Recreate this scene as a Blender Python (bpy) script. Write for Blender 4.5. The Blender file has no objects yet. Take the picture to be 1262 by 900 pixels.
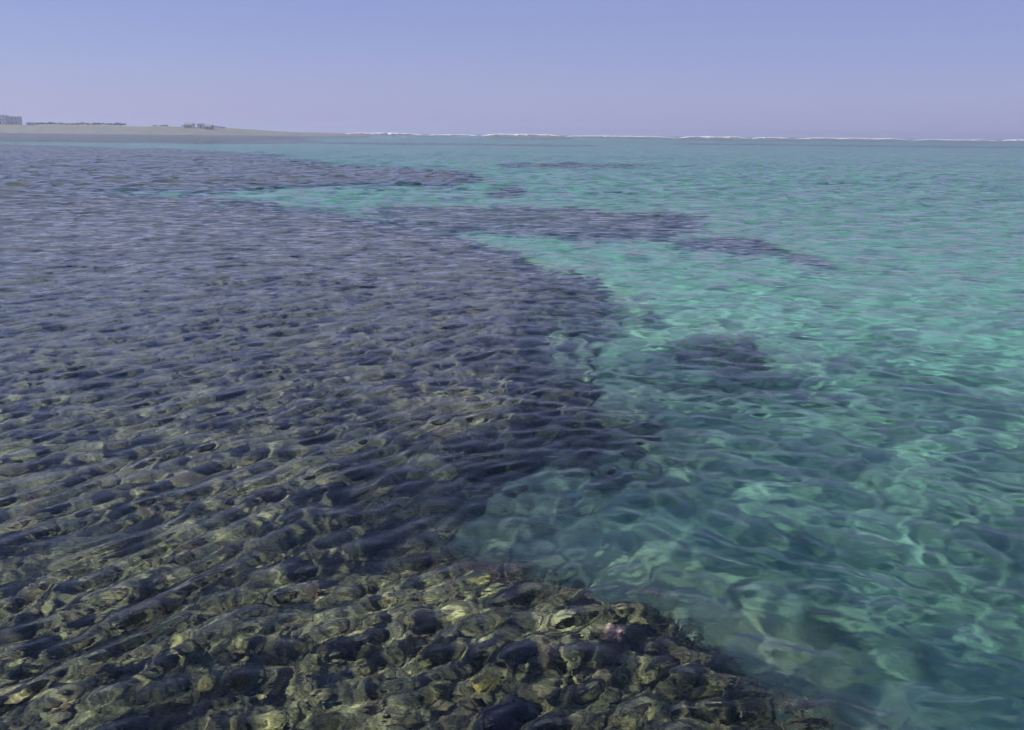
import bpy, bmesh, math, random
import numpy as np
from mathutils import Vector, Matrix, Euler

rng = np.random.default_rng(11)
random.seed(11)
scene = bpy.context.scene
C = scene.collection
R = math.radians

# ------------------------------------------------------------------ camera
cam_data = bpy.data.cameras.new('camera')
cam_data.sensor_fit = 'HORIZONTAL'
cam_data.sensor_width = 36.0
cam_data.lens = 36.0 * 1093.0 / 1262.0
cam_data.clip_start = 0.1
cam_data.clip_end = 30000.0
cam = bpy.data.objects.new('camera', cam_data)
C.objects.link(cam)
PITCH = math.atan(285.0 / 1093.0)
cam.matrix_world = (Matrix.Translation((0, 0, 4.0)) @ Matrix.Rotation(math.pi / 2 - PITCH, 4, 'X')
                    @ Matrix.Rotation(R(0.59), 4, 'Z'))
scene.camera = cam

# ------------------------------------------------------------------ sky, sun, exposure
SUN_ELEV, SUN_AZ = R(46.0), R(-78.0)      # azimuth from +Y (the view), positive to the right
world = bpy.data.worlds.new('World')
scene.world = world
world.use_nodes = True
wn, wl = world.node_tree.nodes, world.node_tree.links
wn.clear()
wo = wn.new('ShaderNodeOutputWorld')
bg = wn.new('ShaderNodeBackground')
sky = wn.new('ShaderNodeTexSky')
sky.sky_type = 'NISHITA'
sky.sun_disc = False
sky.sun_elevation = SUN_ELEV
sky.sun_rotation = SUN_AZ
sky.air_density = 1.0
sky.dust_density = 0.6
sky.ozone_density = 5.0
bg.inputs['Strength'].default_value = 0.0512
veil = wn.new('ShaderNodeMix')                      # a lavender dust veil, thick at the horizon and thin overhead, all round alike
veil.data_type = 'RGBA'
tc = wn.new('ShaderNodeTexCoord')
sp = wn.new('ShaderNodeSeparateXYZ')
vr = wn.new('ShaderNodeMapRange')
vr.interpolation_type = 'SMOOTHSTEP'
for _k, _v in (('From Min', -0.1), ('From Max', 0.75), ('To Min', 0.84), ('To Max', 0.26)):
    vr.inputs[_k].default_value = _v
wl.new(tc.outputs['Generated'], sp.inputs[0])
wl.new(sp.outputs[2], vr.inputs[0])
wl.new(vr.outputs[0], veil.inputs[0])
veil.inputs[7].default_value = (4.95, 4.85, 8.7, 1)
hs = wn.new('ShaderNodeHueSaturation')
hs.inputs['Saturation'].default_value = 1.9
hs.inputs['Value'].default_value = 1.25
wl.new(sky.outputs[0], hs.inputs['Color'])
wl.new(hs.outputs[0], veil.inputs[6])
wl.new(veil.outputs[2], bg.inputs['Color'])
wl.new(bg.outputs[0], wo.inputs['Surface'])

sun_data = bpy.data.lights.new('sun', 'SUN')
sun_data.energy = 5.0
sun_data.angle = R(7.0)
sun_data.color = (1.0, 0.95, 0.86)
sun = bpy.data.objects.new('sun', sun_data)
C.objects.link(sun)
sd = Vector((math.sin(SUN_AZ) * math.cos(SUN_ELEV), math.cos(SUN_AZ) * math.cos(SUN_ELEV), math.sin(SUN_ELEV)))
sun.rotation_euler = sd.to_track_quat('Z', 'Y').to_euler()
sun.location = sd * 50
sun_data.cycles.is_caustics_light = True

scene.view_settings.view_transform = 'Standard'
scene.view_settings.look = 'None'
scene.view_settings.gamma = 1.0
scene.view_settings.exposure = 0.62
scene.cycles.max_bounces = 6
scene.cycles.diffuse_bounces = 2
scene.cycles.glossy_bounces = 3
scene.cycles.transmission_bounces = 5
scene.cycles.volume_bounces = 0
scene.cycles.use_adaptive_sampling = True
scene.cycles.adaptive_threshold = 0.03
scene.cycles.caustics_refractive = True
scene.cycles.caustics_reflective = False
scene.cycles.blur_glossy = 0.5
scene.cycles.sample_clamp_indirect = 4.0

# ------------------------------------------------------------------ helpers: noise
def hash2(ix, iy, seed):
    ix = ix.astype(np.int64) & 0xffffffff
    iy = iy.astype(np.int64) & 0xffffffff
    h = (ix * 374761393 + iy * 668265263 + seed * 1442695041) & 0xffffffff
    h = ((h ^ (h >> 13)) * 1274126177) & 0xffffffff
    h = ((h ^ (h >> 16)) * 2246822519) & 0xffffffff
    h = h ^ (h >> 15)
    return h.astype(np.float64) / 4294967296.0

def vnoise(x, y, seed=0):
    ix, iy = np.floor(x), np.floor(y)
    fx, fy = x - ix, y - iy
    ux, uy = fx * fx * fx * (fx * (fx * 6 - 15) + 10), fy * fy * fy * (fy * (fy * 6 - 15) + 10)
    a, b = hash2(ix, iy, seed), hash2(ix + 1, iy, seed)
    c, d = hash2(ix, iy + 1, seed), hash2(ix + 1, iy + 1, seed)
    return (a + (b - a) * ux) * (1 - uy) + (c + (d - c) * ux) * uy      # 0..1

def fbm(x, y, seed=0, octaves=4, gain=0.5):
    s, a, t = 0.0, 1.0, 0.0
    for o in range(octaves):
        s = s + a * vnoise(x * 2 ** o + 17.3 * o, y * 2 ** o - 9.1 * o, seed + o)
        t += a
        a *= gain
    return s / t

def domes(x, y, seed):
    """rounded lumps of differing height, one in each cell"""
    ix, iy = np.floor(x), np.floor(y)
    best = np.zeros_like(x)
    for dx in (-1, 0, 1):
        for dy in (-1, 0, 1):
            cx, cy = ix + dx, iy + dy
            px = cx + hash2(cx, cy, seed)
            py = cy + hash2(cx, cy, seed + 1)
            hh = 0.25 + 0.75 * hash2(cx, cy, seed + 2)
            rr = 0.45 + 0.4 * hash2(cx, cy, seed + 3)
            q = 1 - ((x - px) ** 2 + (y - py) ** 2) / (rr * rr)
            best = np.maximum(best, hh * np.sqrt(np.clip(q, 0, 1)))
    return best

def smooth(a, b, v):
    t = np.clip((v - a) / (b - a), 0, 1)
    return t * t * (3 - 2 * t)

def poly_sdf(x, y, poly):
    """signed distance to a closed outline, positive inside"""
    d = np.full(x.shape, 1e18)
    inside = np.zeros(x.shape, bool)
    n = len(poly)
    for i in range(n):
        ax, ay = poly[i]
        bx, by = poly[(i + 1) % n]
        ex, ey = bx - ax, by - ay
        wx, wy = x - ax, y - ay
        t = np.clip((wx * ex + wy * ey) / (ex * ex + ey * ey + 1e-12), 0, 1)
        d = np.minimum(d, (wx - ex * t) ** 2 + (wy - ey * t) ** 2)
        c = ((ay <= y) & (by > y)) | ((by <= y) & (ay > y))
        with np.errstate(divide='ignore', invalid='ignore'):
            xi = ax + (y - ay) * ex / (ey if abs(ey) > 1e-9 else 1e-9)
        inside ^= c & (x < xi)
    d = np.sqrt(d)
    return np.where(inside, d, -d)

# ------------------------------------------------------------------ the reef's outline, in metres
REEF = [(2.85, 4.3), (2.8, 5.11), (2.75, 5.66), (2.7, 5.92), (2.68, 6.31), (2.58, 6.69), (2.45, 7.05), (2.1, 7.44), (1.85, 7.86),
        (1.62, 8.34), (1.1, 8.77), (0.47, 9.14), (-0.5, 9.5), (-0.85, 10.0), (-0.3, 10.5), (0.55, 11.14),
        (1.25, 11.76), (2.06, 12.61), (2.23, 13.78), (1.98, 14.92), (1.5, 15.95), (1.38, 17.49), (1.78, 19.35),
        (3.27, 22.23), (3.22, 25.27), (2.35, 29.19), (0.53, 33.25), (-1.09, 36.52), (-3.3, 39.11), (-5.94, 42.86),
        (-9.04, 46.92), (-11.75, 51.38), (-15.01, 56.77), (-21.43, 62.12), (-30.8, 64.19), (-53.72, 63.97),
        (-400, 60), (-400, -60), (-6, -60), (1.5, -6), (2.4, 1.0)]
FAR_REEF = [(-400, 120), (-400, 40), (-108.05, 44), (-34, 55), (-22, 61), (-16.78, 67), (-7.35, 72.24),
            (-2.34, 78.16), (-1.05, 87.36), (-6.67, 101.54), (-19.11, 116.55), (-30.41, 134.41), (-43.47, 166.15),
            (-80.04, 207.4), (-134.52, 238.7), (-300, 260)]
BAND = [(-9.2, 50.16), (-5.35, 52.43), (0.33, 53.18), (5.02, 51.99), (8.85, 49.68), (7.84, 42.72), (5.21, 38.87),
        (2.32, 37.95), (-1.19, 39.95), (-4.99, 41.39), (-8.07, 43.89)]
TAIL = [(6.83, 38.06), (10.27, 39.34), (12.04, 37.0), (12.8, 31.2), (11.9, 29.3), (9.77, 30.69), (8.48, 34.76), (6.75, 35.69)]
PATCH = [(3.64, 18.66), (4.44, 19.95), (5.62, 20.19), (6.03, 18.76), (5.44, 17.61), (4.4, 17.44), (3.67, 17.9)]
SMALL = [(-2.63, 67.7), (-0.85, 71.16), (0.69, 65.35), (-1.79, 59.85)]
LINE = [(0.76, 133.18), (17.13, 131.07), (15.4, 117.74), (0.66, 113.57)]
LINE2 = [(-90, 330), (-20, 300), (40, 320), (30, 360), (-60, 390)]
INNER = [(-700, 790), (-190, 790), (-60, 330), (-90, 285), (-300, 300), (-700, 500)]
LINE3 = [(60, 420), (260, 400), (300, 470), (90, 500)]
WEED = [[(1.49, 17.79), (3.13, 17.53), (5.93, 16.98), (5.8, 15.65), (3.84, 14.93), (2.52, 15.61)],
        [(-0.1, 11.32), (2.16, 13.15), (2.79, 12.5), (1.4, 10.85), (0.52, 10.17), (-0.3, 10.37)],
        [(1.2, 9.2), (2.4, 8.6), (3.2, 7.2), (3.0, 6.0), (2.4, 6.2), (1.8, 8.0)]]

def reef_field(x, y):
    """(reef cover 0..1, how far inside the edge in metres)"""
    r = np.hypot(x, y)
    wob = np.clip(r * 0.05, 0.45, 5.0)
    f = 0.42 / wob
    wx = x + wob * (fbm(x * f, y * f, 3, 5, 0.62) - 0.5) * 2.4
    wy = y + wob * (fbm(x * f + 40, y * f, 5, 5, 0.62) - 0.5) * 2.4
    main = np.maximum(poly_sdf(wx, wy, REEF), poly_sdf(wx, wy, FAR_REEF) - 1)
    out = np.full(x.shape, -1e9)
    for p, bias in ((BAND, -0.2), (TAIL, -0.35), (PATCH, -0.2), (SMALL, -0.3), (LINE, -1), (LINE2, -6), (LINE3, -9), (INNER, -6)):
        out = np.maximum(out, poly_sdf(wx, wy, p) + bias)
    gap = np.clip(r * 0.035, 0.2, 6.0)                                 # sandy gaps and outlying clumps along the rim
    n = (fbm(x * 0.45 / gap, y * 0.6 / gap, 11, 5, 0.62) - 0.5) * 2.6
    main = main + gap * n - np.clip(0.035 * r, 0.1, 1.3) * smooth(6.5, 9, r)
    out = out + gap * n * 1.7
    return np.maximum(main, out), smooth(-0.5, 0.8, out - main)

def bed_height(x, y, step):
    """height of the sea bed (the water line is z = 0), reef cover and weed cover"""
    s, lone = reef_field(x, y)
    r = np.hypot(x, y)
    cover = smooth(-0.25 - 0.02 * r, 0.35 + 0.01 * r, s)
    big = fbm(x * 0.35, y * 0.35, 21, 3) - 0.5
    flat = -0.86 - 0.45 * big - 0.10 * smooth(4, 30, r)
    flat = flat - 0.5 * lone - (0.62 + 0.1 * smooth(8, 12, r)) * (1 - smooth(-0.1, 1.5 + 0.03 * r, s))                     # the reef steps down at its rim
    sand = -1.85 - 0.6 * smooth(9, 24, r) - 0.5 * (fbm(x * 0.22, y * 0.22, 31, 3) - 0.5) - 0.05 * (fbm(x * 3, y * 1.6, 33, 3) - 0.5) - 3.0 * smooth(60, 900, r)
    lod = np.clip(0.10 / np.maximum(step, 1e-4), 0, 1)
    u = x + 0.10 * (fbm(x * 4, y * 4, 57, 3) - 0.5)
    v = y + 0.10 * (fbm(x * 4 + 9, y * 4, 59, 3) - 0.5)
    wild = 1.7 * smooth(0.28, 0.72, fbm(x * 0.9, y * 0.9, 61, 3))
    lump = 0.17 * (domes(u * 4.4, v * 4.4, 41) - 0.25) * wild * np.clip(lod * 3, 0, 1) + 0.09 * domes(u * 9.0, v * 9.0, 45) * wild * lod
    lump = lump - 0.34 * smooth(0.60, 0.74, fbm(x * 1.5, y * 1.9, 65, 3)) * np.clip(lod * 3, 0, 1) \
        + 0.035 * domes(x * 17, y * 17, 49) * np.clip(lod * 0.5, 0, 1) + 0.05 * (fbm(x * 9, y * 9, 53, 3) - 0.5) * lod
    sand = sand + 0.42 * np.exp(-(((x - 2.95) / 0.42) ** 2 + ((y - 8.35) / 0.5) ** 2))      # a bare sand hummock
    z = sand + (flat - sand) * smooth(-0.95, 0.35, s) + lump * cover * (0.55 + 0.45 * smooth(0.0, 1.0, s))
    weed = np.zeros_like(x)
    for p in WEED:
        weed = np.maximum(weed, (0.22 if p is WEED[2] else 0.85) * smooth(-0.8, 0.5, poly_sdf(x, y, p)))
    rim = smooth(-1.1, -0.1, s) * (1 - smooth(0.2, 0.9 + 0.05 * r, s)) * (0.6 + 0.4 * smooth(8.5, 11, r))
    weed = np.maximum(weed, rim * np.clip(40 / r, 0, 1))
    return z, cover, weed

def water_depth(x, y):
    s, lone = reef_field(x, y)
    r = np.hypot(x, y)
    sand = 1.85 + 0.6 * smooth(9, 24, r) + 0.5 * (fbm(x * 0.22, y * 0.22, 31, 3) - 0.5) + 3.0 * smooth(60, 900, r)
    return sand + (0.66 + 0.5 * lone - sand) * smooth(-1.2, 0.7 + 0.05 * r, s)

# ------------------------------------------------------------------ helpers: meshes
def ring_grid(rows, cols):
    """a sheet of rings round the viewer's stance, so that it reaches the horizon on every side"""
    rr, aa = np.meshgrid(rows, cols, indexing='ij')
    return rr * np.sin(aa), rr * np.cos(aa)

def grid_mesh(name, x, y, z, wrap=True):
    nr, nc = x.shape
    me = bpy.data.meshes.new(name)
    v = np.stack([x, y, z], -1).reshape(-1, 3)
    i = np.arange(nr * nc).reshape(nr, nc)
    if wrap:
        i = np.concatenate([i, i[:, :1]], 1)
    q = np.stack([i[:-1, :-1], i[:-1, 1:], i[1:, 1:], i[1:, :-1]], -1).reshape(-1, 4)
    fill_mesh(me, v, q)
    return me

def fill_mesh(me, v, f, smooth_faces=True):
    k = f.shape[1]
    me.vertices.add(len(v))
    me.vertices.foreach_set('co', v.astype(np.float32).ravel())
    me.loops.add(f.size)
    me.loops.foreach_set('vertex_index', f.astype(np.int32).ravel())
    me.polygons.add(len(f))
    me.polygons.foreach_set('loop_start', (np.arange(len(f)) * k).astype(np.int32))
    if smooth_faces:
        me.polygons.foreach_set('use_smooth', np.ones(len(f), bool))
    me.update(calc_edges=True)
    me.validate()

def add_attr(me, name, vals):
    a = me.attributes.new(name, 'FLOAT', 'POINT')
    a.data.foreach_set('value', vals.astype(np.float32).ravel())

def link(name, me, mat=None, parent=None, label=None, cat=None, group=None, kind=None):
    o = bpy.data.objects.new(name, me)
    C.objects.link(o)
    if mat is not None and me is not None and len(me.materials) == 0:
        me.materials.append(mat)
    if parent is not None:
        o.parent = parent
    for k, v in (('label', label), ('category', cat), ('group', group), ('kind', kind)):
        if v:
            o[k] = v
    return o

# ------------------------------------------------------------------ helpers: materials
class NT:
    def __init__(self, name):
        self.m = bpy.data.materials.new(name)
        self.m.use_nodes = True
        self.t = self.m.node_tree
        self.t.nodes.clear()
        self.out = self.t.nodes.new('ShaderNodeOutputMaterial')
    def n(self, kind, **kw):
        nd = self.t.nodes.new(kind)
        for k, v in kw.items():
            if k.startswith('i_'):
                key = k[2:]
                key = int(key) if key.isdigit() else key.replace('_', ' ')
                nd.inputs[key].default_value = v
            else:
                setattr(nd, k, v)
        return nd
    def l(self, a, b):
        self.t.links.new(a, b)
    def pos(self, scale=(1, 1, 1)):
        g = self.n('ShaderNodeNewGeometry')
        m = self.n('ShaderNodeVectorMath', operation='MULTIPLY')
        m.inputs[1].default_value = scale
        self.l(g.outputs['Position'], m.inputs[0])
        return m.outputs[0]
    def noise(self, vec, scale, detail=4, rough=0.55):
        t = self.n('ShaderNodeTexNoise', i_Scale=scale, i_Detail=detail, i_Roughness=rough)
        self.l(vec, t.inputs['Vector'])
        return t.outputs['Fac']
    def ramp(self, fac, stops):
        r = self.n('ShaderNodeValToRGB')
        e = r.color_ramp.elements
        while len(e) < len(stops):
            e.new(0.5)
        for k, (p, c) in enumerate(stops):
            e[k].position = p
            e[k].color = (*c, 1) if len(c) == 3 else c
        self.l(fac, r.inputs[0])
        return r.outputs[0]
    def mix(self, fac, a, b):
        m = self.n('ShaderNodeMix', data_type='RGBA')
        if hasattr(fac, 'is_linked'):
            self.l(fac, m.inputs[0])
        else:
            m.inputs[0].default_value = fac
        for s, v in ((m.inputs[6], a), (m.inputs[7], b)):
            if hasattr(v, 'is_linked'):
                self.l(v, s)
            else:
                s.default_value = (*v, 1)
        return m.outputs[2]
    def math(self, op, a, b=0.0):
        m = self.n('ShaderNodeMath', operation=op)
        for s, v in ((m.inputs[0], a), (m.inputs[1], b)):
            if hasattr(v, 'is_linked'):
                self.l(v, s)
            else:
                s.default_value = v
        return m.outputs[0]
    def attr(self, name):
        return self.n('ShaderNodeAttribute', attribute_name=name).outputs['Fac']

def reef_colour(t, vec, seed_out=None):
    """algae-covered coral rock: olive and tan crusts, purple-brown growth, a few pink patches"""
    n1 = t.noise(vec, 2.2, 3, 0.5)
    n2 = t.noise(vec, 11.0, 6, 0.68)
    n3 = t.noise(vec, 30.0, 4, 0.65)
    base = t.ramp(n2, [(0.32, (0.016, 0.012, 0.022)), (0.44, (0.085, 0.064, 0.048)), (0.54, (0.33, 0.26, 0.105)), (0.68, (0.64, 0.53, 0.25))])
    speck = t.ramp(n3, [(0.36, (0.016, 0.013, 0.024)), (0.50, (0.14, 0.12, 0.065)), (0.64, (0.56, 0.50, 0.31))])
    col = t.mix(0.45, base, speck)
    pinkf = t.ramp(n1, [(0.60, (0, 0, 0)), (0.70, (1, 1, 1))])
    col = t.mix(t.math('MULTIPLY', pinkf, 0.45), col, (0.30, 0.14, 0.09))
    return col, n2, n3

def rock_material(name):
    t = NT(name)
    oi = t.n('ShaderNodeObjectInfo')
    p = t.pos()
    col, n2, n3 = reef_colour(t, p)
    rnd = t.ramp(oi.outputs['Random'], [(0.0, (0.55, 0.5, 0.6)), (0.3, (1, 1, 0.85)), (0.6, (1.15, 1.1, 0.8)), (0.85, (0.9, 0.8, 0.85)), (1.0, (1.35, 1.2, 1.05))])
    mul = t.n('ShaderNodeMix', data_type='RGBA', blend_type='MULTIPLY')
    mul.inputs[0].default_value = 1.0
    t.l(col, mul.inputs[6])
    t.l(rnd, mul.inputs[7])
    b = t.n('ShaderNodeBsdfPrincipled', i_Roughness=0.9)
    t.l(mul.outputs[2], b.inputs['Base Color'])
    bp = t.n('ShaderNodeBump', i_Strength=0.7, i_Distance=0.02)
    t.l(n3, bp.inputs['Height'])
    t.l(bp.outputs[0], b.inputs['Normal'])
    t.l(b.outputs[0], t.out.inputs['Surface'])
    return t.m

def bed_material():
    t = NT('sea_bed')
    p = t.pos()
    col, n2, n3 = reef_colour(t, p)
    s1 = t.noise(p, 0.9, 4, 0.55)
    s2 = t.noise(t.pos((1, 0.55, 1)), 3.5, 4, 0.6)
    sand = t.ramp(s2, [(0.30, (0.44, 0.44, 0.28)), (0.50, (0.56, 0.55, 0.37)), (0.70, (0.68, 0.66, 0.46))])
    alg = t.ramp(s1, [(0.42, (0, 0, 0)), (0.66, (1, 1, 1))])
    near = t.mix(t.math('MULTIPLY', alg, 0.5), sand, (0.27, 0.29, 0.13))
    weed = t.math('MULTIPLY', t.attr('weed'), t.ramp(t.noise(p, 2.0, 4, 0.6), [(0.36, (0, 0, 0)), (0.58, (1, 1, 1))]))
    sp = t.n('ShaderNodeSeparateXYZ')
    t.l(p, sp.inputs[0])
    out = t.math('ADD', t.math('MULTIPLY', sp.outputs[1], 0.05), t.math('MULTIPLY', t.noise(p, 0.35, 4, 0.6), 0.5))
    sheen_tint = t.ramp(out, [(0.70, (0, 0, 0)), (1.0, (1, 1, 1))])            # sky sheen painted as dark purple into the reef colour farther out
    col = t.mix(t.math('MULTIPLY', sheen_tint, 0.5), col, (0.065, 0.055, 0.080))
    f = t.math('MULTIPLY', t.attr('cover'), 1.0)
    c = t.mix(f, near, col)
    c = t.mix(t.math('MULTIPLY', weed, 0.9), c, (0.022, 0.026, 0.030))
    b = t.n('ShaderNodeBsdfPrincipled', i_Roughness=0.95)
    t.l(c, b.inputs['Base Color'])
    bp = t.n('ShaderNodeBump', i_Strength=0.6, i_Distance=0.02)
    t.l(n3, bp.inputs['Height'])
    t.l(bp.outputs[0], b.inputs['Normal'])
    t.l(b.outputs[0], t.out.inputs['Surface'])
    return t.m

def sea_material():
    """clear water: mirror and refraction shared by Fresnel; the deeper the column, the more red the water keeps back"""
    t = NT('sea_water')
    fine = t.noise(t.pos((0.8, 1.25, 1)), 7.0, 3, 0.5)
    gust = t.noise(t.pos((0.03, 0.06, 1)), 1.0, 3, 0.6)
    h = t.math('MULTIPLY', fine, 0.007)
    bp = t.n('ShaderNodeBump', i_Strength=1.0, i_Distance=1.0)
    t.l(h, bp.inputs['Height'])
    # ripples too small for the sheet: tilt the surface directly
    rip = t.n('ShaderNodeTexNoise', i_Scale=1.6, i_Detail=4.0, i_Roughness=0.6)
    t.l(t.pos((0.7, 1.2, 1)), rip.inputs['Vector'])
    cen = t.n('ShaderNodeVectorMath', operation='SUBTRACT')
    cen.inputs[1].default_value = (0.5, 0.5, 0.5)
    t.l(rip.outputs['Color'], cen.inputs[0])
    flat = t.n('ShaderNodeVectorMath', operation='MULTIPLY')
    flat.inputs[1].default_value = (1.0, 1.0, 0.0)
    t.l(cen.outputs[0], flat.inputs[0])
    amt = t.n('ShaderNodeVectorMath', operation='SCALE')
    t.l(flat.outputs[0], amt.inputs[0])
    t.l(t.math('MULTIPLY', t.attr('far'), t.math('ADD', t.math('MULTIPLY', gust, 1.7), 1.0)), amt.inputs['Scale'])
    tilt = t.n('ShaderNodeVectorMath', operation='ADD')
    t.l(bp.outputs[0], tilt.inputs[0])
    t.l(amt.outputs[0], tilt.inputs[1])
    nrm = t.n('ShaderNodeVectorMath', operation='NORMALIZE')
    t.l(tilt.outputs[0], nrm.inputs[0])
    dep = t.attr('depth')
    comb = t.n('ShaderNodeCombineColor')
    for k, sig in enumerate((0.225, 0.048, 0.030)):
        t.l(t.math('POWER', math.exp(-sig * 1.2), dep), comb.inputs[k])
    rf = t.n('ShaderNodeBsdfRefraction', i_IOR=1.333, i_Roughness=0.0)
    gl = t.n('ShaderNodeBsdfGlossy', i_Roughness=0.03)
    fr = t.n('ShaderNodeFresnel', i_IOR=1.333)
    mx = t.n('ShaderNodeMixShader')
    t.l(comb.outputs[0], rf.inputs['Color'])
    for nd in (rf, gl, fr):
        t.l(nrm.outputs[0], nd.inputs['Normal'])
    t.l(fr.outputs[0], mx.inputs[0])
    t.l(rf.outputs[0], mx.inputs[1])
    t.l(gl.outputs[0], mx.inputs[2])
    t.l(mx.outputs[0], t.out.inputs['Surface'])
    return t.m

# ------------------------------------------------------------------ rings for the two sheets
def ring_rows(near_ratio, near_to):
    rows = [0.4]
    while rows[-1] < 3.4:
        rows.append(rows[-1] * 1.05)
    while rows[-1] < near_to:
        rows.append(rows[-1] * near_ratio)
    k = near_ratio
    while rows[-1] < 9000:
        k = min(1.03, 1 + (k - 1) * 1.03)
        rows.append(rows[-1] * k)
    return np.array(rows)

def ring_cols(step):
    fine = np.arange(-R(38), R(38) + 1e-6, step)
    rest = np.linspace(R(38), R(322), 90)[1:-1]
    return np.concatenate([fine, rest])

# ------------------------------------------------------------------ sea bed with the reef
rows, cols = ring_rows(1.0055, 40), ring_cols(0.0034)
bx, by = ring_grid(rows, cols)
step = np.broadcast_to((np.gradient(rows))[:, None], bx.shape)
bz, cover, weed = bed_height(bx, by, step)
me = grid_mesh('sea_bed', bx, by, bz)
add_attr(me, 'cover', cover)
add_attr(me, 'weed', weed)
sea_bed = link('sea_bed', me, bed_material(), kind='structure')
sea_bed.cycles.is_caustics_receiver = True

# ------------------------------------------------------------------ sea surface
def crest_bend(x):
    """crests run aslant over the reef and swing square to the lagoon on the right"""
    # integral of a slope that goes from 0.8 (over the reef) to -0.2 (over the lagoon)
    u = (x - 0.8) / 2.4
    return 0.30 * x - 0.50 * 2.4 * np.log(np.cosh(np.clip(u, -300, 300)))

def wave_height(x, y, step):
    r = np.hypot(x, y)
    X = x + 0.55 * (fbm(x * 0.30, y * 0.30, 71, 4) - 0.5) * 2
    Y = y - crest_bend(x) + 0.75 * (fbm(x * 0.28, y * 0.28, 75, 4) - 0.5) * 2
    g = np.random.default_rng(5)
    z = np.zeros_like(x)
    total, kept = 0.0, np.zeros_like(x)
    N = 120
    for i in range(N):
        lam = 0.15 * (2.6 / 0.15) ** ((i + g.random()) / N)
        th = g.normal(0, 1.0 if lam < 0.35 else (0.75 if lam < 0.7 else 0.5))
        k = 2 * math.pi / lam
        slope = 0.0215 * (math.exp(-((math.log(lam / 0.42)) / 0.75) ** 2) + 0.12)
        a = slope / k
        ph = g.random() * 2 * math.pi
        w = smooth(2.5, 5.5, lam / step)
        total += slope ** 2
        if w.max() <= 0:
            continue
        kept += w * slope ** 2
        q = 0.42 / lam ** 0.6
        patch = 1.9 * smooth(0.22, 0.78, vnoise(X * q + i * 3.7, Y * q - i * 2.1, 100 + i))
        s = np.sin(k * (math.sin(th) * X + math.cos(th) * Y) + ph)
        z += w * patch * a * (s + 0.22 * (2 * s * s - 1) * (1 if lam > 0.4 else 0))
    calm = smooth(3.5, 15, r + 0.9 * np.clip(x, -6, 6))
    z *= 0.68 + 0.32 * calm
    N = 26                                                             # longer chop out in the open lagoon
    grow = smooth(22, 90, r)
    for i in range(N):
        lam = 1.8 * (6.0 / 1.8) ** ((i + g.random()) / N)
        th = g.normal(0, 0.6)
        k = 2 * math.pi / lam
        w = smooth(2.5, 5.5, lam / step) * grow
        s = np.sin(k * (math.sin(th) * x + math.cos(th) * y) + g.random() * 6.28)
        patch = 1.8 * vnoise(x * 0.3 / lam + i * 3.7, y * 0.3 / lam - i * 2.1, 300 + i)
        z += w * patch * 0.034 / k * s
    return z, 1 - np.sqrt(kept / total)

rows, cols = ring_rows(1.0055, 900), ring_cols(0.0032)
sx, sy = ring_grid(rows, cols)
step = np.broadcast_to((np.gradient(rows))[:, None], sx.shape)
sz, far = wave_height(sx, sy, np.maximum(step, np.hypot(sx, sy) * 0.0032))
me = grid_mesh('sea', sx, sy, sz)
add_attr(me, 'far', far)
add_attr(me, 'depth', water_depth(sx, sy))
sea = link('sea', me, sea_material(), kind='structure')
sea.cycles.is_caustics_caster = True


# ------------------------------------------------------------------ coral rocks lying on the reef
from mathutils import noise as mn

def rock_mesh(name, seed, sub, squash, rough):
    bm = bmesh.new()
    bmesh.ops.create_icosphere(bm, subdivisions=sub, radius=1.0)
    off = Vector((seed * 7.31, seed * 3.17, seed * 1.93))
    for v in bm.verts:
        p = v.co.copy()
        r = 1 + 0.42 * mn.noise(p * 1.25 + off) + rough * 0.5 * abs(mn.noise(p * 2.9 + off)) - rough * 0.25
        r += rough * 0.22 * mn.noise(p * 6.3 + off) + rough * 0.10 * mn.noise(p * 13.0 + off)
        v.co = Vector((p.x * r, p.y * r, p.z * r * squash))
    m = bpy.data.meshes.new(name)
    bm.to_mesh(m)
    bm.free()
    m.polygons.foreach_set('use_smooth', np.ones(len(m.polygons), bool))
    return m

rock_mat = rock_material('coral_rock')
variants = []
for k in range(16):
    m = rock_mesh('coral_rock', k + 1, 4, (0.55, 0.7, 0.8, 0.45)[k % 4], (0.6, 1.0, 0.35, 0.8)[(k // 4) % 4])
    m.materials.append(rock_mat)
    variants.append(m)

def spots(n, d0, d1, a0, a1, margin):
    """points strewn over the reef between two distances"""
    g = np.random.default_rng(int(d0 * 100 + n))
    d = np.sqrt(g.random(n * 3) * (d1 * d1 - d0 * d0) + d0 * d0)
    a = a0 + (a1 - a0) * g.random(n * 3)
    x, y = d * np.sin(a), d * np.cos(a)
    s, _ = reef_field(x, y)
    k = s > margin
    return x[k][:n], y[k][:n], g

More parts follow.
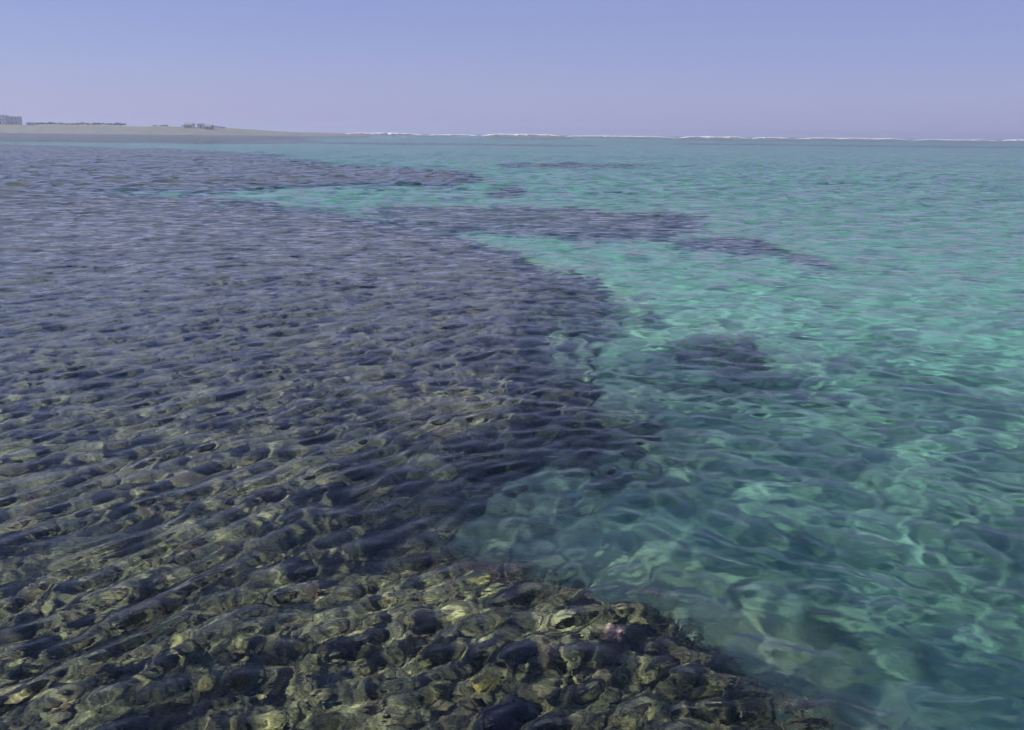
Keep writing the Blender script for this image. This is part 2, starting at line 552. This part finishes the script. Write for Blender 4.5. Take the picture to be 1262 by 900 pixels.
px, py, g = spots(2600, 4.6, 10.5, R(-37), R(33), 0.0)
size = 0.034 + 0.085 * g.random(len(px)) ** 2.6
order = np.argsort(-size / np.hypot(px, py))
taken = []
KEEP = [(0.02, 6.13, 0.26), (0.09, 6.80, 0.2), (0.93, 7.13, 0.2), (-0.57, 7.17, 0.2), (1.71, 5.85, 0.2), (1.45, 6.25, 0.2), (-1.9, 7.3, 0.2)]
for i in order:
    if len(taken) >= 290:
        break
    x, y, r = px[i], py[i], size[i]
    if any((x - a) ** 2 + (y - b) ** 2 < (0.72 * (r + c)) ** 2 for a, b, c in taken + KEEP):
        continue
    taken.append((x, y, r))
tx = np.array([t[0] for t in taken]); ty = np.array([t[1] for t in taken])
tz, _, _ = bed_height(tx, ty, np.full(tx.shape, 0.02))
for (x, y, r), z in zip(taken, tz):
    o = link('coral_rock', variants[random.randrange(16)], parent=sea_bed)
    o.location = (x, y, min(z + r * 0.15, -0.16 - 0.75 * r))
    o.rotation_euler = (random.uniform(-0.35, 0.35), random.uniform(-0.35, 0.35), random.uniform(0, 6.28))
    o.scale = (r * random.uniform(0.85, 1.3), r * random.uniform(0.8, 1.15), r * random.uniform(0.75, 1.1))
    o.cycles.is_caustics_receiver = True

# coral heads that stand out from the rest
def head_material(name, c0, c1, c2):
    t = NT(name)
    n = t.noise(t.pos(), 16.0, 5, 0.62)
    b = t.n('ShaderNodeBsdfPrincipled', i_Roughness=0.9)
    t.l(t.ramp(n, [(0.34, c0), (0.52, c1), (0.68, c2)]), b.inputs['Base Color'])
    bp = t.n('ShaderNodeBump', i_Strength=0.7, i_Distance=0.02)
    t.l(t.noise(t.pos(), 40.0, 4, 0.6), bp.inputs['Height'])
    t.l(bp.outputs[0], b.inputs['Normal'])
    t.l(b.outputs[0], t.out.inputs['Surface'])
    return t.m

HEADS = [
    (0.02, 6.13, 0.19, 0.85, ((0.006, 0.005, 0.016), (0.012, 0.010, 0.026), (0.03, 0.026, 0.045)), 'big round purple-black coral head near the bottom middle of the reef'),
    (0.09, 6.80, 0.13, 0.6, ((0.01, 0.01, 0.016), (0.03, 0.028, 0.036), (0.09, 0.085, 0.08)), 'smaller dark oval coral head just behind the purple-black one'),
    (-0.57, 7.17, 0.17, 0.8, ((0.07, 0.065, 0.06), (0.12, 0.115, 0.105), (0.19, 0.18, 0.16)), 'smooth grey domed coral head among olive rocks'),
    (0.93, 7.13, 0.14, 0.7, ((0.16, 0.07, 0.07), (0.40, 0.22, 0.20), (0.62, 0.46, 0.42)), 'small pink encrusted coral rock near the reef rim'),
    (1.71, 5.85, 0.13, 0.7, ((0.10, 0.05, 0.03), (0.40, 0.20, 0.10), (0.60, 0.38, 0.20)), 'orange-tan coral rock at the bottom beside the deep water'),
    (-0.18, 6.48, 0.10, 0.75, ((0.20, 0.12, 0.03), (0.50, 0.34, 0.09), (0.70, 0.56, 0.26)), 'small bright yellow coral knob left of the purple-black head'),
]
hx = np.array([h[0] for h in HEADS]); hy = np.array([h[1] for h in HEADS])
hz_, _, _ = bed_height(hx, hy, np.full(hx.shape, 0.02))
for k, (x, y, r, sq, cc, lab) in enumerate(HEADS):
    m = rock_mesh('coral_head', 80 + k, 5, sq, 0.45)
    m.materials.append(head_material('coral_head', *cc))
    o = link('coral_head', m, label=lab, cat='coral')
    o.location = (x, y, min(hz_[k] + r * 0.3, -0.14 - r * sq))
    o.scale = (r * 1.15, r, r)
    o.rotation_euler.z = 0.7 * k
    o.cycles.is_caustics_receiver = True

# rubble too small or too far to pick apart: one mass
def strew(name, groups, label):
    base = []
    for k in range(10):
        m = rock_mesh('r', 40 + k, 2 if k % 2 else 2, 0.6, 0.9)
        v = np.empty(len(m.vertices) * 3); m.vertices.foreach_get('co', v)
        f = np.empty(len(m.polygons) * 3, np.int32); m.loops.foreach_get('vertex_index', f)
        base.append((v.reshape(-1, 3), f.reshape(-1, 3)))
        bpy.data.meshes.remove(m)
    V, F, T, off = [], [], [], 0
    for n, d0, d1, r0, r1, pw in groups:
        x, y, g = spots(n, d0, d1, R(-38), R(36), -0.1)
        r = r0 + (r1 - r0) * g.random(len(x)) ** pw
        z, _, _ = bed_height(x, y, np.full(x.shape, 0.02))
        z = np.minimum(z + r * 0.1, -0.14 - r)
        for i in range(len(x)):
            bv, bf = base[i % 10]
            c, s_ = math.cos(i * 2.399), math.sin(i * 2.399)
            sc = r[i] * np.array([0.85 + 0.4 * ((i * 7) % 10) / 10, 0.85 + 0.3 * ((i * 3) % 10) / 10, 0.9])
            w = bv * sc
            w = np.stack([w[:, 0] * c - w[:, 1] * s_ + x[i], w[:, 0] * s_ + w[:, 1] * c + y[i], w[:, 2] + z[i]], 1)
            V.append(w); F.append(bf + off); off += len(w)
    m = bpy.data.meshes.new(name)
    fill_mesh(m, np.concatenate(V), np.concatenate(F))
    o = link(name, m, rock_mat, parent=sea_bed, kind='stuff')
    o.cycles.is_caustics_receiver = True
    return o

strew('rubble', ((3200, 4.4, 11, 0.016, 0.070, 1.6), (1000, 10.5, 26, 0.08, 0.26, 2.0)), '')

# ------------------------------------------------------------------ the far shore
def plain(name, stops, scale, rough=0.9, bump=0.0):
    t = NT(name)
    n = t.noise(t.pos(), scale, 5, 0.6)
    b = t.n('ShaderNodeBsdfPrincipled', i_Roughness=rough)
    t.l(t.ramp(n, stops), b.inputs['Base Color'])
    if bump:
        bp = t.n('ShaderNodeBump', i_Strength=0.8, i_Distance=bump)
        t.l(n, bp.inputs['Height'])
        t.l(bp.outputs[0], b.inputs['Normal'])
    t.l(b.outputs[0], t.out.inputs['Surface'])
    return t.m

def at(px_, d):
    """metres to the side of the line of sight for a bearing given as a photo column"""
    return (px_ - 631.0) * 0.000885 * d

land_mat = NT('headland')
_p = land_mat.pos()
_g = land_mat.n('ShaderNodeNewGeometry')
_sep = land_mat.n('ShaderNodeSeparateXYZ')
land_mat.l(_g.outputs['Position'], _sep.inputs[0])
_zz = land_mat.math('ADD', _sep.outputs[2], land_mat.math('MULTIPLY', land_mat.noise(_p, 0.05, 4, 0.6), 5.0))
_f = land_mat.ramp(land_mat.math('MULTIPLY', _zz, 0.08), [(0.52, (0, 0, 0)), (0.78, (1, 1, 1))])
_sand = land_mat.ramp(land_mat.noise(_p, 0.12, 4, 0.6), [(0.3, (0.07, 0.073, 0.063)), (0.7, (0.13, 0.13, 0.11))])
_scrub = land_mat.ramp(land_mat.noise(_p, 0.3, 4, 0.6), [(0.3, (0.06, 0.06, 0.035)), (0.7, (0.14, 0.13, 0.075))])
_b = land_mat.n('ShaderNodeBsdfPrincipled', i_Roughness=0.95)
land_mat.l(land_mat.mix(_f, _sand, _scrub), _b.inputs['Base Color'])
land_mat.l(_b.outputs[0], land_mat.out.inputs['Surface'])
land_mat = land_mat.m

def ridge_height(x):
    p = x / (0.000885 * 900) + 631
    return np.interp(p, [-500, -100, 0, 120, 160, 230, 262, 290, 330, 380, 420, 440],
                        [9.5, 8.6, 7.9, 7.8, 7.2, 7.2, 6.4, 5.2, 3.7, 2.8, 1.7, -1.0])

def land_z(x, y):
    top = ridge_height(x) + 0.9 * (fbm(x * 0.03, y * 0.03, 91, 4) - 0.5)
    up = smooth(800, 890, y + 18 * (fbm(x * 0.02, y * 0.01, 93, 3) - 0.5)) * (1 - 0.75 * smooth(930, 1250, y))
    return -1.2 + (top + 1.2) * up

xs, ys = np.meshgrid(np.linspace(at(-560, 900), at(445, 900), 420), np.linspace(770, 1300, 90))
headland = link('headland', grid_mesh('headland', xs, ys, land_z(xs, ys), wrap=False), land_mat, kind='structure')

# low scrub along the crest of the headland
leaf_mat = plain('scrub_leaves', [(0.3, (0.035, 0.045, 0.022)), (0.7, (0.09, 0.10, 0.045))], 1.5)
wood_mat = plain('scrub_wood', [(0.3, (0.09, 0.07, 0.05)), (0.7, (0.16, 0.13, 0.09))], 2.0)
g = np.random.default_rng(77)
def crown_mesh(seed):
    q = np.random.default_rng(seed)
    n = 420
    u = q.normal(size=(n, 3)); u /= np.linalg.norm(u, axis=1)[:, None]
    lob = q.normal(size=(6, 3)) * np.array([0.75, 0.75, 0.28])
    c = lob[q.integers(0, 6, n)] + u * (0.55 * q.random((n, 1)) ** 0.4)
    c[:, 2] = np.abs(c[:, 2]) * 0.9 + 0.55
    a = q.normal(size=(n, 3)); a /= np.linalg.norm(a, axis=1)[:, None]
    b = np.cross(a, u); b /= np.linalg.norm(b, axis=1)[:, None] + 1e-9
    sz = 0.10 + 0.12 * q.random((n, 1))
    v = np.stack([c - a * sz, c - b * sz * 0.6, c + a * sz, c + b * sz * 0.6], 1).reshape(-1, 3)
    m = bpy.data.meshes.new('crown')
    fill_mesh(m, v, np.arange(n * 4).reshape(n, 4), False)
    m.materials.append(leaf_mat)
    return m
crowns = [crown_mesh(k) for k in range(4)]
bm = bmesh.new()
for k in range(3):
    a = k * 2.1
    tip = Vector((0.45 * math.cos(a), 0.45 * math.sin(a), 0.9))
    vs = []
    for t_, rr in ((0, 0.09), (0.5, 0.06), (1, 0.03)):
        vs.append([bm.verts.new(tip * t_ + Vector((rr * math.cos(b), rr * math.sin(b), -0.1 if t_ == 0 else 0))) for b in (0, 1.57, 3.14, 4.71)])
    for r0, r1 in zip(vs, vs[1:]):
        for j in range(4):
            bm.faces.new((r0[j], r0[(j + 1) % 4], r1[(j + 1) % 4], r1[j]))
stem_me = bpy.data.meshes.new('stem'); bm.to_mesh(stem_me); bm.free(); stem_me.materials.append(wood_mat)
cols_px = [38, 44, 49, 55, 60, 66, 73, 80, 86, 93, 99, 106, 112, 119, 126, 133, 139, 146, 188, 197, 203, 226, 262, 272]
for k, p in enumerate(cols_px):
    d = 905 + 10 * g.random()
    x = at(p, d)
    z = float(land_z(np.array([x]), np.array([d]))[0])
    e = link('shrub', None, label='low dark scrub bush on the crest of the sandy headland', cat='bush', group='scrub along the headland crest')
    e.location = (x, d, z - 0.1); e.rotation_euler.z = g.random() * 6.28
    s_ = (1.5 + 0.8 * g.random()) * (1.15 if p < 150 else 0.8)
    e.scale = (s_ * 1.5, s_ * 1.5, s_ * 0.8)
    link('crown', crowns[k % 4], parent=e)
    link('stem', stem_me, parent=e)

# houses on the headland
def box_mesh(name, x0, x1, y0, y1, z0, z1, mat, bev=0.0):
    bm = bmesh.new()
    bmesh.ops.create_cube(bm, size=1)
    for v in bm.verts:
        v.co = Vector(((x0 + x1) / 2 + v.co.x * (x1 - x0), (y0 + y1) / 2 + v.co.y * (y1 - y0), (z0 + z1) / 2 + v.co.z * (z1 - z0)))
    if bev:
        bmesh.ops.bevel(bm, geom=bm.edges[:], offset=bev, segments=1, affect='EDGES')
    m = bpy.data.meshes.new(name); bm.to_mesh(m); bm.free(); m.materials.append(mat)
    return m

pane_mat = NT('window_glass')
_b = pane_mat.n('ShaderNodeBsdfPrincipled', i_Roughness=0.15)
_b.inputs['Base Color'].default_value = (0.22, 0.23, 0.25, 1)
pane_mat.l(_b.outputs[0], pane_mat.out.inputs['Surface']); pane_mat = pane_mat.m

def house(px0, px1, d, h, wall, label, floors, bays, flat=True, roof=None):
    x0, x1 = at(px0, d), at(px1, d)
    cx, w = (x0 + x1) / 2, x1 - x0
    z = float(land_z(np.array([cx]), np.array([d]))[0]) - 0.6
    e = link('house', None, label=label, cat='house', group='houses on the headland')
    e.location = (cx, d, z)
    link('wall', box_mesh('wall', -w / 2, w / 2, 0, 8, 0, h, wall), parent=e)
    if flat:
        link('parapet', box_mesh('parapet', -w / 2 - 0.15, w / 2 + 0.15, -0.15, 8.15, h + 0.002, h + 0.5, wall), parent=e)
    else:
        bm = bmesh.new()
        v = [bm.verts.new(c) for c in ((-w / 2 - .4, -.5, h), (w / 2 + .4, -.5, h), (w / 2 + .4, 8.5, h), (-w / 2 - .4, 8.5, h), (-w / 2 - .4, 4, h + 2), (w / 2 + .4, 4, h + 2))]
        for f in ((0, 1, 5, 4), (2, 3, 4, 5), (0, 4, 3), (1, 2, 5), (3, 2, 1, 0)):
            bm.faces.new([v[i] for i in f])
        m = bpy.data.meshes.new('roof'); bm.to_mesh(m); bm.free(); m.materials.append(roof)
        link('roof', m, parent=e)
    fh = (h - 0.6) / floors
    wm = None
    for f in range(floors):
        for b in range(bays):
            if wm is None:
                wm = box_mesh('window', -min(0.6, w / bays * 0.3), min(0.6, w / bays * 0.3), -0.04, 0.1, 0, fh * 0.45, pane_mat)
            if f == 0 and b == bays // 2:
                dm = box_mesh('door', -0.5, 0.5, -0.05, 0.1, 0, 2.5, wood_mat)
                link('door', dm, parent=e).location = (-w / 2 + (b + 0.5) * w / bays, 0, 0.6)
            else:
                link('window', wm, parent=e).location = (-w / 2 + (b + 0.5) * w / bays, 0, 0.6 + f * fh + fh * 0.35)
    return e

pale = plain('pale_render', [(0.3, (0.74, 0.72, 0.64)), (0.7, (0.82, 0.80, 0.72))], 0.5)
grey = plain('grey_render', [(0.3, (0.60, 0.59, 0.52)), (0.7, (0.68, 0.67, 0.60))], 0.5)
white = plain('white_render', [(0.3, (0.76, 0.75, 0.72)), (0.7, (0.83, 0.82, 0.79))], 0.5)
pink = plain('pink_render', [(0.3, (0.42, 0.33, 0.30)), (0.7, (0.50, 0.41, 0.38))], 0.5)
tile = plain('roof_tiles', [(0.3, (0.15, 0.13, 0.125)), (0.7, (0.21, 0.18, 0.17))], 0.8)
house(-12, 4.5, 912, 9.0, pale, 'tall pale cream block at the far left edge of the headland', 3, 4)
house(6, 20, 918, 8.0, grey, 'grey-beige block just right of the tall cream block on the headland', 2, 3)
house(30, 35.5, 880, 2.9, white, 'tiny white hut on the headland below the scrub line', 1, 2)
house(224, 234, 872, 3.4, pink, 'pinkish low house at the left of the far cluster of houses', 1, 3, False, tile)
house(240.5, 246, 872, 4.6, white, 'narrow white house in the middle of the far cluster of houses', 2, 2)
house(249, 257, 866, 3.2, pink, 'pinkish low house at the right of the far cluster of houses', 1, 3, False, tile)

# reef bars that stand dry at low tide, out towards the surf
bar_mat = plain('exposed_reef_rock', [(0.3, (0.05, 0.045, 0.03)), (0.7, (0.15, 0.13, 0.08))], 0.4, 0.8)
def bar(px0, px1, d, h, wid, seed):
    x0, x1 = at(px0, d), at(px1, d)
    n = max(24, int((x1 - x0) / 1.5))
    xx, yy = np.meshgrid(np.linspace(x0, x1, n), np.linspace(d - wid / 2, d + wid / 2, 22))
    u, v = (xx - x0) / (x1 - x0), (yy - d) / (wid / 2)
    prof = np.clip(np.minimum(u, 1 - u) * 9, 0, 1) ** 0.5 * np.clip(1 - v * v, 0, 1) ** 0.6
    zz = -0.8 + (h + 0.8) * prof * (0.55 + 0.75 * fbm(xx * 0.05, yy * 0.12, seed, 4, 0.6))
    return link('exposed_reef', grid_mesh('exposed_reef', xx, yy, zz, wrap=False), bar_mat, kind='structure')
for k, a in enumerate(((352, 398, 1000, 2.4, 40), (425, 452, 1050, 2.2, 30), (452, 560, 1200, 1.2, 26), (590, 705, 1050, 2.0, 36), (700, 830, 1250, 1.3, 24),
                       (828, 925, 1050, 1.6, 30), (920, 1120, 1150, 1.5, 30), (1110, 1300, 1250, 1.3, 26))):
    bar(*a, 500 + k * 7)

# surf breaking along the outer edge of the reef
foam_mat = plain('surf_foam', [(0.3, (0.55, 0.57, 0.60)), (0.7, (0.74, 0.75, 0.77))], 0.6, 0.7, 0.5)
def surf(px0, px1, d, h, label, seed):
    x0, x1 = at(px0, d), at(px1, d)
    n = max(30, int((x1 - x0) / 0.9))
    m_ = 14
    u = np.linspace(0, 1, n)
    hh = 0.95 * h * np.clip(np.minimum(u, 1 - u) * 5, 0.02, 1) ** 0.6 * (0.65 + 0.5 * fbm(u * (x1 - x0) * 0.03, u * 0, seed, 4, 0.6))
    ang = np.linspace(0, math.pi, m_)
    U, A = np.meshgrid(u, ang)
    Hh = np.broadcast_to(hh, U.shape)
    rough = 1 + 0.25 * (fbm(U * (x1 - x0) * 0.35, A * 3, seed + 9, 4, 0.6) - 0.5)
    X = x0 + U * (x1 - x0)
    Y = d + 10 * (fbm(U * 6, U * 0, seed + 3, 3) - 0.5) - np.cos(A) * 3.2 * rough - 0.9 * np.sin(A)
    Z = -0.3 + (Hh + 0.3) * np.sin(A) * rough
    return link('breaker', grid_mesh('breaker', X, Y, Z, wrap=False), foam_mat, label=label, cat='breaking wave', group='surf along the outer reef')
surf(418, 520, 1480, 3.9, 'thin line of white surf on the horizon nearest the headland', 601)
surf(524, 586, 1560, 2.2, 'very faint low surf line between the first and the brightest surf', 606)
surf(590, 692, 1450, 4.3, 'brightest line of white surf at the middle of the horizon', 611)
surf(690, 830, 1540, 2.8, 'faint low surf line just right of the brightest surf', 621)
surf(834, 920, 1450, 3.6, 'white surf line behind the brown reef bar right of centre', 631)
surf(924, 972, 1520, 3.2, 'shortest white surf line between two longer ones at the right', 641)
surf(976, 1118, 1500, 3.5, 'longest white surf line on the horizon at the right', 651)
surf(1122, 1228, 1580, 2.4, 'dim surf line thinning out towards the right end of the horizon', 656)
surf(1232, 1285, 1480, 3.8, 'last white surf at the right end of the horizon', 661)

# ------------------------------------------------------------------ the air
hz = NT('haze')
_v = hz.n('ShaderNodeVolumePrincipled', i_Density=0.00040, i_Anisotropy=0.2)
_v.inputs['Color'].default_value = (0.52, 0.57, 0.78, 1)
hz.l(_v.outputs[0], hz.out.inputs['Volume'])
haze = link('haze', box_mesh('haze', -9600, 9600, -9600, 9600, -5.5, 26, hz.m), kind='stuff')
